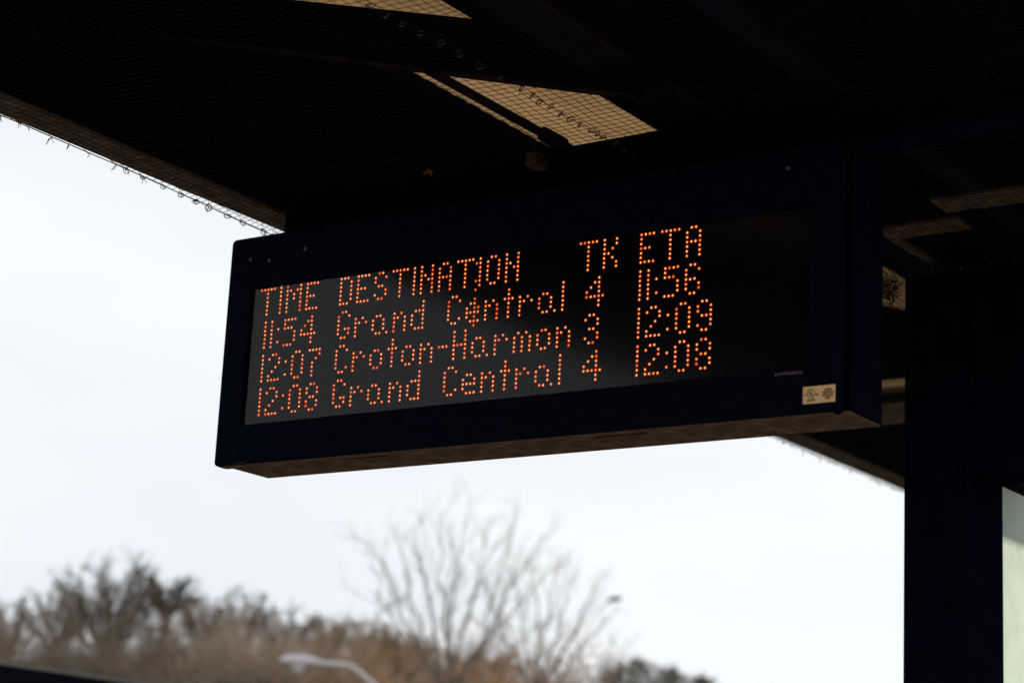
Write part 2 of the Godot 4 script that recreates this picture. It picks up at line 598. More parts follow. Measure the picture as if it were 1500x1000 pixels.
func deck_piece(x0: float, x1: float, z0: float, z1: float, parent: Node) -> void:
	var mb := MB.new()
	var wave := 0.0
	var step := 0.038
	var n := int(ceil((z1 - z0) / step))
	var prof := [0.0, 0.018, 0.018, 0.0]
	var up := Vector3(0.29 if x0 < MID else -0.29, 0.957, 0)
	for i in n:
		var za := z0 + (z1 - z0) * i / n
		var zb := z0 + (z1 - z0) * (i + 1) / n
		var ha: float = prof[i % 4]
		var hb: float = prof[(i + 1) % 4]
		mb.face(V(x0, roof_h(x0 + 1e-4) + ha, za), V(x1, roof_h(x1 - 1e-4) + ha, za), V(x1, roof_h(x1 - 1e-4) + hb, zb), V(x0, roof_h(x0 + 1e-4) + hb, zb), -up)
	var t := 0.06
	var a := V(x0, roof_h(x0 + 1e-4) + t, z0)
	var b := V(x1, roof_h(x1 - 1e-4) + t, z0)
	var c := V(x1, roof_h(x1 - 1e-4) + t, z1)
	var d := V(x0, roof_h(x0 + 1e-4) + t, z1)
	var dn := Vector3(0, -t + 0.001, 0)
	mb.face(a, b, c, d, up)
	mb.face(a, d, d + dn, a + dn, Vector3.LEFT)
	mb.face(b, c, c + dn, b + dn, Vector3.RIGHT)
	mb.face(a, b, b + dn, a + dn, Vector3.BACK)
	mb.face(d, c, c + dn, d + dn, Vector3.FORWARD)
	obj("roof_deck", mb, M.deck, parent)


func canopy() -> void:
	var z0 := -4.0
	var z1 := 34.0
	var can := thing("platform_canopy", "dark steel platform canopy with two sloping wings above the departure board", "canopy", V(MID, -EYE, 5.9))
	var s0 := -3.945
	var s1 := -3.04
	# left wing, with a slot of translucent rooflights; right wing closed
	deck_piece(-4.24, s0, z0, z1, can)
	deck_piece(s1, MID - 0.002, z0, z1, can)
	deck_piece(MID + 0.002, REDGE, z0, z1, can)
	var lights := [[2.2, 5.72], [6.72, 7.74], [9.78, 10.3], [12.4, 14.4]]
	var at := z0
	for L in lights:
		deck_piece(s0 + 0.001, s1 - 0.001, at, L[0] - 0.001, can)
		at = L[1] + 0.001
	deck_piece(s0 + 0.001, s1 - 0.001, at, z1, can)
	for L in lights:
		var k := 0
		var zz: float = L[0]
		while zz < L[1] - 0.01:
			var ze := minf(zz + 1.02, L[1])
			var mb := MB.new()
			var n := maxi(4, int((ze - zz) / 0.02))
			for i in n:
				var za := zz + (ze - zz) * i / n
				var zb := zz + (ze - zz) * (i + 1) / n
				var ha := 0.03 + 0.004 * sin(za * TAU / 0.08)
				var hb := 0.03 + 0.004 * sin(zb * TAU / 0.08)
				mb.face(V(s0 - 0.01, roof_h(s0) + ha, za), V(s1 + 0.01, roof_h(s1) + ha, za), V(s1 + 0.01, roof_h(s1) + hb, zb), V(s0 - 0.01, roof_h(s0) + hb, zb), Vector3.UP)
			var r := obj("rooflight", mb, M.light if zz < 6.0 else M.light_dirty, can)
			if k == 0:
				tag(r, "tan translucent rooflight sheet glowing from the sky above")
			zz = ze
			k += 1
	# straight trim along both sides of the slot
	for xx in [s0 + 0.014, s1 - 0.014]:
		var tb := MB.new()
		tb.box(V(xx, roof_h(xx) + 0.003, (z0 + z1) / 2), Vector3(0.026, 0.046, z1 - z0), 0.001, Basis(Vector3(0, 0, 1), atan(-0.3)))
		obj("slot_trim", tb, M.deck, can)
	for xx in [-4.06, -2.92]:
		var tb := MB.new()
		tb.box(V(xx, roof_h(xx) - 0.018, (z0 + z1) / 2), Vector3(0.04, 0.036, z1 - z0), 0.001, Basis(Vector3(0, 0, 1), atan(-0.3)))
		obj("purlin", tb, M.deck, can)
	# edge channels
	for side in [-1, 1]:
		var xe := -4.225 if side < 0 else REDGE
		var mb := MB.new()
		mb.box(V(xe - 0.008 * -side, 2.26, (z0 + z1) / 2), Vector3(0.012, 0.70, z1 - z0), 0.002)
		obj("edge_fascia", mb, M.black, can)
		mb = MB.new()
		mb.box(V(xe - side * 0.0575, 1.908, (z0 + z1) / 2), Vector3(0.111, 0.012, z1 - z0), 0.002)
		obj("edge_flange", mb, M.flange if side < 0 else M.black, can)
	# rafters
	for zr in [-3.36, 0.41, 4.18, 7.95, 11.72, 15.49, 19.26, 23.03, 26.8, 30.57]:
		for side in [-1, 1]:
			var xa := -4.2 if side < 0 else REDGE - 0.02
			var xb: float = MID - side * 0.04
			var ha := roof_h(xa)
			var hb := roof_h(xb)
			var c := V((xa + xb) / 2, (ha + hb) / 2 - 0.1105, zr)
			var b := Basis(Vector3(0, 0, 1), atan2(hb - ha, xb - xa) if side < 0 else atan2(ha - hb, xa - xb))
			var mb := MB.new()
			var ln := Vector2(xb - xa, hb - ha).length()
			mb.box(c, Vector3(ln, 0.143, 0.010), 0.001, b)
			mb.box(c + b * Vector3(0, 0.0660, 0.031), Vector3(ln, 0.010, 0.050), 0.001, b)
			var r := obj("rafter", mb, M.black, can)
			mb = MB.new()
			mb.box(c + b * Vector3(0, -0.0680, 0.0165), Vector3(ln, 0.007, 0.022), 0.001, b)
			obj("lower_flange", mb, M.rust if side < 0 else M.black, r)
	# cross beam that carries the board, and the one beside the column head
	for q in [[4.60, -4.065, REDGE - 0.03, 0.18], [9.2, -4.065, REDGE - 0.03, 0.18]]:
		var mb := MB.new()
		var xm: float = (q[1] + q[2]) / 2
		var ln: float = q[2] - q[1]
		mb.box(V(xm, 1.882, q[0]), Vector3(ln, 0.120, 0.012), 0.001)
		mb.box(V(xm, 1.827, q[0] + q[3] * 0.25 + 0.0065), Vector3(ln, 0.010, q[3] * 0.5), 0.001)
		mb.box(V(xm, 1.937, q[0] + q[3] * 0.25 + 0.0065), Vector3(ln, 0.010, q[3] * 0.5), 0.001)
		obj("cross_beam", mb, M.deck, can)
	# gutter over the columns, purlin on the right wing
	var mb := MB.new()
	mb.box(V(-2.682, 1.985, (z0 + z1) / 2), Vector3(0.134, 0.07, z1 - z0), 0.004)
	obj("gutter", mb, M.gutter, can)
	mb = MB.new()
	mb.box(V(-2.607, 1.952, (z0 + z1) / 2), Vector3(0.014, 0.012, z1 - z0), 0.002)
	obj("gutter_lip", mb, M.rust, can)
	mb = MB.new()
	mb.box(V(-2.27, 1.99, (z0 + z1) / 2), Vector3(0.085, 0.08, z1 - z0), 0.003)
	obj("purlin", mb, M.gutter, can)
	# flanges at the column head
	mb = MB.new()
	mb.box(V(-2.50, 1.925, 5.62), Vector3(0.26, 0.012, 0.11), 0.002)
	mb.box(V(-2.615, 1.925, 5.86), Vector3(0.035, 0.012, 0.368), 0.002)
	obj("head_flange", mb, M.bronze, can)
	mb = MB.new()
	mb.box(V(-1.90, 1.945, 5.50), Vector3(1.0, 0.012, 0.12), 0.002)
	obj("cross_flange", mb, M.flange, can)
	mb = MB.new()
	mb.box(V(-3.4, 1.915, 7.80), Vector3(1.5, 0.012, 0.34), 0.002)
	obj("cross_flange", mb, M.bronze, can)
	mb = MB.new()
	mb.box(V(-3.5, 1.995, 7.69), Vector3(0.7, 0.02, 0.15), 0.003)
	obj("pale_batten", mb, M.batten, can)
	# columns and the deep girder beside the nearest one
	for zc in [6.035, 17.2, 28.4]:
		mb = MB.new()
		mb.box(V(-2.582, (1.87 - EYE) / 2, zc), Vector3(0.204, 1.87 + EYE, 0.27), 0.004)
		obj("column", mb, M.black, can)
	mb = MB.new()
	mb.box(V(-1.66, 1.563, 6.035), Vector3(1.64, 0.612, 0.26), 0.004)
	obj("girder", mb, M.black, can)
	# conduit along the rooflights, with its box
	mb = MB.new()
	var hp := 2.02
	var px := -1.586 * hp
	mb.tube(PackedVector3Array([V(px, hp, 4.12), V(px, hp, 6.5)]), PackedFloat32Array([0.0125]), 12)
	obj("conduit", mb, M.conduit, can)
	mb = MB.new()
	mb.tube(PackedVector3Array([V(px, hp, 4.66), V(px, hp, 4.76)]), PackedFloat32Array([0.021]), 12, true)
	obj("conduit_coupling", mb, M.conduit, can)
	mb = MB.new()
	mb.box(V(-3.137, 1.892, 4.54), Vector3(0.042, 0.04, 0.06), 0.006)
	obj("conduit_box", mb, M.bronze, can)


# ---------------------------------------------------------------- bird netting
func sag(x: float, z: float) -> float:
	return NET + 0.010 * sin(z * 2.1 + x * 1.3) * sin(x * 3.1 + 0.7) + 0.004 * sin(z * 9.0 + x * 5.0) + (edge_h(z) - NET) * smoothstep(-4.08, -4.187, x)


func net_point(x: float, z: float) -> Vector3:
	var w := 0.0055
	return V(x + w * sin(z * 11.0 + x * 2.0) + 0.0035 * sin(z * 27.0 + x * 31.0) + 0.006 * sin(z * 3.1 + x * 1.1), sag(x, z), z + w * sin(x * 13.0 + z * 1.7) + 0.003 * sin(x * 29.0 + z * 23.0))


func netting() -> void:
	var net := thing("bird_netting", "black one inch bird netting stretched level under the canopy", "bird netting", V(-2.6, NET, 5.0))
	var mb := MB.new()
	var gap := 0.0254
	var za := 2.4
	var zb := 12.0
	var r := PackedFloat32Array([0.00095])
	var n := int((-1.02 + 4.187) / gap)
	for i in n + 1:
		var x := -4.187 + i * gap
		var p := PackedVector3Array()
		var m := int((zb - za) / 0.0762)
		for k in m + 1:
			var z := za + (zb - za) * k / m
			if x > -2.7 and z > 5.88:
				break
			p.append(net_point(x, z))
		mb.tube(p, r, 3)
	n = int((zb - za) / gap)
	for i in n + 1:
		var z := za + i * gap
		var p := PackedVector3Array()
		var end := -1.02 if z < 5.88 else -2.7
		var m := int((end + 4.187) / 0.0533)
		for k in m + 1:
			p.append(net_point(-4.187 + (end + 4.187) * k / m, z))
		mb.tube(p, r, 3)
	var mesh := obj("mesh_strands", mb, M.wire, net)
	mesh.set_meta("kind", "stuff")
	# edge cable below the fascia, drooping towards the board, with rings and loose ends
	mb = MB.new()
	var cable := PackedVector3Array()
	for k in 201:
		var z := 2.4 + 9.6 * k / 200.0
		cable.append(V(-4.190 - 0.003 * sin(z * 3.0), edge_h(z) - 0.001, z))
	mb.tube(cable, PackedFloat32Array([0.0016]), 4)
	obj("edge_cable", mb, M.wire, net)
	var ends := MB.new()
	var z := 3.3
	while z < 11.5:
		var c := V(-4.191 + rng.randf_range(-.003, .003), edge_h(z) - 0.004, z)
		if z < 6.0 and (z > 4.02 or rng.randf() < 0.3):
			mb = MB.new()
			mb.torus(c, Vector3(rng.randf_range(-.5, .5), rng.randf_range(-.4, .4), 1.0 if rng.randf() < 0.5 else 0.2) + Vector3(0.9, 0, 0), rng.randf_range(.0055, .0105), rng.randf_range(.0011, .0018), rng.randf_range(0.55, 1.0))
			obj("wire_ring", mb, M.wire, net)
		for k in rng.randi_range(1, 4):
			var d := Vector3(rng.randf_range(-.014, .01), rng.randf_range(-.026, .006), rng.randf_range(-.018, .018)) * rng.randf_range(0.3, 0.9)
			ends.tube(PackedVector3Array([c + Vector3(0, 0.003, 0), c + d * 0.5 + Vector3(rng.randf_range(-.004, .004), 0.002, rng.randf_range(-.004, .004)), c + d]), PackedFloat32Array([rng.randf_range(.0008, .0014)]), 3)
		# short ties up to the flange
		ends.tube(PackedVector3Array([c, V(-4.21, 1.901, z + rng.randf_range(-.02, .02))]), PackedFloat32Array([0.0008]), 3)
		z += rng.randf_range(0.018, 0.10)
	var en := obj("loose_wire_ends", ends, M.wire, net)
	en.set_meta("kind", "stuff")
	# seam of rings where two widths of net are joined
	var seam := MB.new()
	for s in [-1, 1]:
		var p := PackedVector3Array()
		for k in 121:
			var zz := 2.4 + 3.6 * k / 120.0
			p.append(V(-2.862 + s * (0.005 + 0.003 * sin(zz * 40.0)), sag(-2.86, zz) - 0.004 + 0.003 * sin(zz * 31.0 + s), zz))
		seam.tube(p, PackedFloat32Array([0.0006]), 3)
	obj("seam_cord", seam, M.wire, net)
	z = 3.0
	while z < 5.2:
		mb = MB.new()
		var c := V(-2.862 + rng.randf_range(-.006, .006), sag(-2.86, z) - 0.007, z)
		mb.torus(c, Vector3(rng.randf_range(-.6, .6), rng.randf_range(.2, 1.0), 1.0), rng.randf_range(.008, .0105), 0.0015, rng.randf_range(0.75, 1.0))
		mb.tube(PackedVector3Array([c, c + Vector3(rng.randf_range(-.016, .016), rng.randf_range(-.012, .004), rng.randf_range(-.016, .016))]), PackedFloat32Array([0.001]), 3)
		obj("wire_ring", mb, M.ring, net)
		z += rng.randf_range(0.055, 0.095) if z < 4.05 else rng.randf_range(0.028, 0.06)
	# lashing along the girder's top edge, and the bunched corner at the column head
	mb = MB.new()
	var q := PackedVector3Array()
	for k in 61:
		var x := -2.70 + 1.6 * k / 60.0
		q.append(V(x, 1.878 + 0.004 * sin(x * 37.0), 5.892))
	mb.tube(q, PackedFloat32Array([0.0018]), 4)
	obj("edge_cable", mb, M.wire, net)
	for k in 16:
		mb = MB.new()
		var x := -2.66 + k * 0.085 + rng.randf_range(-.02, .02)
		mb.torus(V(x, 1.876, 5.888), Vector3(1, rng.randf_range(-.4, .4), rng.randf_range(-.3, .3)), 0.009, 0.0013)
		obj("wire_ring", mb, M.ring, net)
	mb = MB.new()
	for k in 60:
		var a := V(-2.95 + rng.randf() * 0.32, NET - 0.005, 5.45 + rng.randf() * 0.5)
		var b := V(-2.715 + rng.randf_range(-.03, .03), 1.80 + rng.randf() * 0.06, 5.88 + rng.randf_range(-.03, .03))
		var mid := (a + b) / 2 + Vector3(rng.randf_range(-.03, .03), -0.02 + rng.randf_range(-.015, .02), rng.randf_range(-.03, .03))
		mb.tube(PackedVector3Array([a, mid, b]), r, 3)
	for k in 26:
		var a := V(-2.71 + rng.randf_range(-.02, .01), 1.86 - rng.randf() * 0.10, 5.885)
		mb.tube(PackedVector3Array([a, a + Vector3(rng.randf_range(-.025, .012), rng.randf_range(-.02, .02), rng.randf_range(0, .02)), a + Vector3(rng.randf_range(-.012, .012), rng.randf_range(-.04, .0), rng.randf_range(0, .02))]), PackedFloat32Array([0.0013]), 3)
	var bunch := obj("bunched_strands", mb, M.wire, net)
	bunch.set_meta("kind", "stuff")
	# a dry leaf caught in the net
	mb = MB.new()
	var lp := V(-3.462, NET + 0.006, 4.485)
	for k in 9:
		var t := k * 0.7
		var a := lp + Vector3(cos(t) * 0.012, 0.004 * sin(t * 2.3), sin(t) * 0.016)
		var b := lp + Vector3(cos(t + 0.8) * 0.014, 0.007 * cos(t * 1.7), sin(t + 0.8) * 0.012)
		mb.face(lp, a, a.lerp(b, 0.5) + Vector3(0, 0.006, 0), b, Vector3.DOWN)
	var leaf := obj("dry_leaf", mb, M.leaf)
	tag(leaf, "crumpled dry brown leaf caught in the netting above the board", "leaf")


func edge_h(z: float) -> float:
	return 1.8855 - 0.016 * smoothstep(3.95, 4.6, z) * (1.0 - 0.7 * smoothstep(4.8, 6.0, z)) - 0.003 * absf(sin(z * 4.3))


# ---------------------------------------------------------------- windscreen beyond the column
func windscreen() -> void:
	var x := -2.485
	var w := thing("windscreen", "pale frosted windscreen in a dark frame right behind the column", "windscreen", V(x, -EYE, 6.2))
	var za := 6.175
	var zb := 10.4
	var mb := MB.new()
	mb.box(V(x, 1.318, (za + zb) / 2), Vector3(0.05, 0.07, zb - za), 0.004)
	obj("top_rail", mb, M.bronze, w)
	mb = MB.new()
	mb.box(V(x + 0.004, 1.268, (za + zb) / 2), Vector3(0.022, 0.024, zb - za), 0.003)
	obj("glazing_bead", mb, M.gutter, w)
	for zz in [8.2, 10.42]:
		mb = MB.new()
		mb.box(V(x, (1.282 - EYE) / 2, zz), Vector3(0.05, 1.282 + EYE, 0.05), 0.004)
		obj("post", mb, M.black, w)
	for q in [[za + 0.001, 8.174], [8.226, 10.394]]:
		mb = MB.new()
		mb.quad(V(x, -EYE + 0.15, q[0]), V(x, -EYE + 0.15, q[1]), V(x, 1.262, q[1]), V(x, 1.262, q[0]), Vector3.RIGHT)
		obj("frosted_panel", mb, M.frost, w)


# ---------------------------------------------------------------- ground
func terrain_h(x: float, z: float) -> float:
	var rise := smoothstep(-22.0, -52.0, x) * 6.2 * smoothstep(5.0, 25.0, z + 0.0)
	return -1.35 + rise * (1.0 - 0.55 * smoothstep(35.0, 62.0, z)) + 0.4 * sin(x * 0.13) * sin(z * 0.11)


func ground() -> void:
	var mb := MB.new()
	var n := 70
	var grid := []
	for i in n + 1:
		var row := PackedVector3Array()
		for j in n + 1:
			var x := lerpf(-1.0, 1.0, float(i) / n)
			var z := lerpf(-1.0, 1.0, float(j) / n)
			x = sign(x) * pow(absf(x), 1.8) * 320.0 - 20.0
			z = sign(z) * pow(absf(z), 1.8) * 320.0 + 30.0
			row.append(Vector3(x, terrain_h(x, z), -z))
		grid.append(row)
	for i in n:
		for j in n:
			mb.face(grid[i][j], grid[i + 1][j], grid[i + 1][j + 1], grid[i][j + 1], Vector3.UP)
	structure(obj("ground", mb, M.grass), "dry brown winter ground rising to a wooded bank")
	mb = MB.new()
	mb.box(Vector3(-0.4, -0.62, -15.0), Vector3(9.2, 1.24, 70.0), 0.02)
	structure(obj("platform", mb, M.concrete), "pale concrete station platform")
	mb = MB.new()
	mb.box(Vector3(-8.6, -1.19, -15.0), Vector3(7.1, 0.30, 90.0), 0.03)
	structure(obj("track_bed", mb, M.ballast), "brown ballast of the track bed")
	mb = MB.new()
	mb.box(Vector3(-14.2, -0.62, -15.0), Vector3(4.0, 1.24, 70.0), 0.02)
	structure(obj("opposite_platform", mb, M.concrete), "pale concrete platform across the tracks")
	# low shelter roof on the opposite platform: only its dark edge comes into view
	var s := thing("opposite_shelter", "dark flat roof edge of the shelter on the opposite platform", "shelter", Vector3(-13.4, 0, -14.0))
	mb = MB.new()
	mb.box(Vector3(-13.5, 2.93, -14.0), Vector3(2.4, 0.16, 16.0), 0.01)
	obj("roof", mb, M.roofing, s)
	mb = MB.new()
	mb.box(Vector3(-13.5, 3.022, -14.0), Vector3(2.42, 0.020, 16.02), 0.003)
	obj("roof_trim", mb, M.trim, s)
	for zz in [-7.0, -11.5, -16.5, -21.0]:
		mb = MB.new()
		mb.box(Vector3(-13.5, 1.425, zz), Vector3(0.14, 2.85, 0.14), 0.004)
		obj("post", mb, M.roofing, s)


# ---------------------------------------------------------------- bare trees
func limb(mb: MB, p: Vector3, d: Vector3, ln: float, r: float, lev: int, T: Dictionary) -> void:
	var k := 4 if lev <= 1 else 3
	var pts := PackedVector3Array([p])
	var rad := PackedFloat32Array([r])
	var q := p
	var e := d
	for i in k:
		e = (e + Vector3(rng.randfn(), rng.randfn() * 0.6, rng.randfn()) * T.bend + Vector3.UP * T.up * (0.5 if lev > 2 else 1.0)).normalized()
		q += e * ln / k
		pts.append(q)
		rad.append(lerpf(r, r * T.thin, float(i + 1) / k))
	mb.tube(pts, rad, 5 if lev == 0 else (4 if lev == 1 else 3))
	if lev >= T.levels:
		return
	var cnt: int = T.count[mini(lev, T.count.size() - 1)]
	for i in cnt:
		var t: float = lerpf(T.bare if lev == 0 else 0.25, 1.0, (i + rng.randf()) / cnt)
		var f := t * k
		var a := mini(int(f), k - 1)
		var at := pts[a].lerp(pts[a + 1], f - a)
		var along := (pts[a + 1] - pts[a]).normalized()
		var side := along.cross(Vector3(rng.randfn(), rng.randfn(), rng.randfn())).normalized()
		var ang: float = T.spread * rng.randf_range(0.6, 1.25)
		var nd := (along * cos(ang) + side * sin(ang)).normalized()
		limb(mb, at, nd, ln * T.ratio * rng.randf_range(0.7, 1.2) * (1.15 - 0.4 * t), maxf(lerpf(r, r * T.thin, t) * 0.62, T.twig), lev + 1, T)


func bezier(a: Vector3, b: Vector3, c: Vector3, k: int) -> PackedVector3Array:
	var p := PackedVector3Array()
	for i in k + 1:
		var t := float(i) / k
		p.append(a.lerp(b, t).lerp(b.lerp(c, t), t))
	return p


func twigs(mb: MB, p: PackedVector3Array, from: float, count: int, ln: float, r: float, out: Vector3, lev: int) -> void:
	var k := p.size() - 1
	for i in count:
		var f := lerpf(from, 1.0, (i + rng.randf()) / count) * k
		var a := mini(int(f), k - 1)
		var at := p[a].lerp(p[a + 1], f - a)
		var along := (p[a + 1] - p[a]).normalized()
		var d := (along * 0.7 + Vector3(rng.randfn(), rng.randfn(), rng.randfn()) * 0.75 + out * 0.35).normalized()
		var l := ln * rng.randf_range(0.5, 1.3)
		var q := bezier(at, at + d * l * 0.55 + Vector3(rng.randfn(), rng.randfn(), rng.randfn()) * l * 0.12, at + d * l + Vector3(rng.randfn(), rng.randfn() + 0.4, rng.randfn()) * l * 0.16, 3)
		mb.tube(q, PackedFloat32Array([r, r * 0.8, r * 0.6, r * 0.4]), 3)
		if lev > 0:
			twigs(mb, q, 0.25, 4, ln * 0.55, r * 0.7, out, lev - 1)


# a bare tree with a rounded crown of fine twigs; wide and high are the crown's half width and half height
func round_tree(px: float, dist: float, elev: float, wide: float, high: float, limbs: int, bark: Material, twig: Material, label: String) -> void:
	var at := where(px, dist)
	var t := thing("bare_tree", label, "tree", at, "bare winter trees and scrub on the bank")
	var top := EYE + dist * tan(deg_to_rad(elev))
	var mid := Vector3(at.x, top - high, at.z)
	var fork := Vector3(at.x, maxf(top - high * 2.3, at.y + 0.8), at.z)
	var trunk := MB.new()
	trunk.tube(PackedVector3Array([at, at.lerp(fork, 0.5) + Vector3(0.06, 0, 0.05), fork]), PackedFloat32Array([0.24, 0.19, 0.16]), 7)
	var crown := MB.new()
	for i in limbs:
		var az := rng.randf() * TAU
		var up := rng.randf_range(-0.25, 1.0)
		var rr := sqrt(maxf(0.0, 1.0 - up * up * 0.9)) * rng.randf_range(0.75, 1.05)
		var lump := 0.88 + 0.16 * sin(az * 3.0 + px) * cos(up * 4.0 + px)
		var tip := mid + Vector3(cos(az) * wide * rr, up * high * 0.9, sin(az) * wide * rr) * lump
		var b := fork.lerp(tip, 0.45) + Vector3(0, 0.35 * high, 0) * rng.randf_range(0.2, 0.9) + Vector3(rng.randfn(), 0, rng.randfn()) * 0.12 * wide
		var p := bezier(fork + Vector3(0, rng.randf_range(-0.3, 0.5) * high * 0.4, 0), b, tip, 7)
		var r0 := rng.randf_range(0.035, 0.075)
		var rad := PackedFloat32Array()
		for k in 8:
			rad.append(lerpf(r0, 0.012, k / 7.0))
		crown.tube(p, rad, 4)
		twigs(crown, p, 0.4, 9, 0.27 * (wide + high) * 0.5, 0.011, (tip - mid).normalized(), 2)
	obj("trunk", trunk, bark, t)
	obj("crown", crown, twig, t)


# an open tree whose straight branches fan out from a low fork
func fan_tree(px: float, dist: float, tips: Array, bark: Material, label: String) -> void:
	var at := where(px, dist)
	var t := thing("bare_tree", label, "tree", at, "bare winter trees and scrub on the bank")
	var fork := skyline(px, dist, 4.7)
	var trunk := MB.new()
	trunk.tube(PackedVector3Array([at, at.lerp(fork, 0.5) + Vector3(0.05, 0, -0.04), fork]), PackedFloat32Array([0.17, 0.14, 0.12]), 7)
	var crown := MB.new()
	for q in tips:
		var tip := skyline(q[0], dist + rng.randf_range(-1.3, 1.3), q[1])
		var b := fork.lerp(tip, 0.5) + Vector3(rng.randfn() * 0.10, rng.randf_range(-0.15, 0.2), rng.randfn() * 0.15)
		var p := bezier(fork + Vector3(rng.randfn() * 0.06, rng.randf_range(-0.3, 0.3), rng.randfn() * 0.06), b, tip, 8)
		for k in range(1, 8):
			p[k] += Vector3(rng.randfn(), rng.randfn() * 0.3, rng.randfn()) * 0.05
		var r0: float = (0.055 if q.size() < 3 else q[2]) * 0.68
		var rad := PackedFloat32Array()
		for k in 9:
			rad.append(lerpf(r0, 0.009, k / 8.0))
		crown.tube(p, rad, 4)
		twigs(crown, p, 0.3, 6, 0.70, 0.0075, (tip - fork).normalized() * 3.2, 1)
	obj("trunk", trunk, bark, t)
	obj("crown", crown, bark, t)


func where(px: float, dist: float) -> Vector3:
	var az := deg_to_rad(-47.9 + 0.01772 * px)
	var x := sin(az) * dist
	var z := cos(az) * dist
	return Vector3(x, terrain_h(x, z) - 0.1, -z)


# a bare tree: px along the skyline (used once to lay the wood out), top height above the eye by its elevation
func tree(px: float, dist: float, elev: float, T: Dictionary, bark: Material, twig: Material, label: String, category := "tree", called := "bare_tree") -> Node3D:
	var at := where(px, dist)
	var t := thing(called, label, category, at, "bare winter trees and scrub on the bank" if called != "evergreen_tree" else "")
	var want := EYE + dist * tan(deg_to_rad(elev)) - at.y
	var trunk := MB.new()
	var crown := MB.new()
	var hgt: float = want * T.trunk
	for s in int(T.stems):
		var dir: Vector3 = (Vector3.UP + Vector3(rng.randfn(), 0, rng.randfn()) * T.lean).normalized()
		var TT := T.duplicate()
		var k := 4
		var pts := PackedVector3Array([at])
		var rad := PackedFloat32Array([T.radius])
		var q := at
		var e := dir
		for i in k:
			e = (e + Vector3(rng.randfn(), 0.1, rng.randfn()) * 0.05).normalized()
			q += e * hgt / k
			pts.append(q)
			rad.append(T.radius * lerpf(1.0, 0.35, float(i + 1) / k))
		trunk.tube(pts, rad, 6)
		for i in int(T.limbs):
			var f: float = lerpf(T.bare, 1.0, (i + rng.randf() * 0.8) / T.limbs) * k
			var a := mini(int(f), k - 1)
			var p := pts[a].lerp(pts[a + 1], f - a)
			var ang: float = T.fan * rng.randf_range(0.5, 1.15)
			var az := rng.randf() * TAU
			var d := Vector3(cos(az) * sin(ang), cos(ang), sin(az) * sin(ang))
			limb(crown, p, d, want * T.reach * rng.randf_range(0.7, 1.1), rad[a] * 0.6, 1, TT)
	# bring the top to the height it has in the wood
	var ys := []
	for i in range(0, crown.v.size(), 7):
		ys.append(crown.v[i].y)
	ys.sort()
	var top: float = ys[int(ys.size() * T.crest)]
	var k2 := want / maxf(top - at.y, 0.1)
	for m in [trunk, crown]:
		var vv: PackedVector3Array = m.v
		for i in vv.size():
			vv[i] = at + (vv[i] - at) * Vector3(1, k2, 1)
		m.v = vv
	heights[t] = want
	obj("trunk", trunk, bark, t)
	obj("crown", crown, twig, t)
	return t


func copy_of(o: Node3D, px: float, dist: float, turn: float, elev: float, label: String) -> void:
	var c: Node3D = o.duplicate()
	c.name = numbered(String(o.name).rstrip("0123456789").trim_suffix("_"))
	add_child(c)
	c.position = where(px, dist)
	c.rotation.y = turn
	var k: float = (EYE + dist * tan(deg_to_rad(elev)) - c.position.y) / heights[o]
	c.scale = Vector3(maxf(k, 0.8), k, maxf(k, 0.8))
	c.set_meta("label", label)


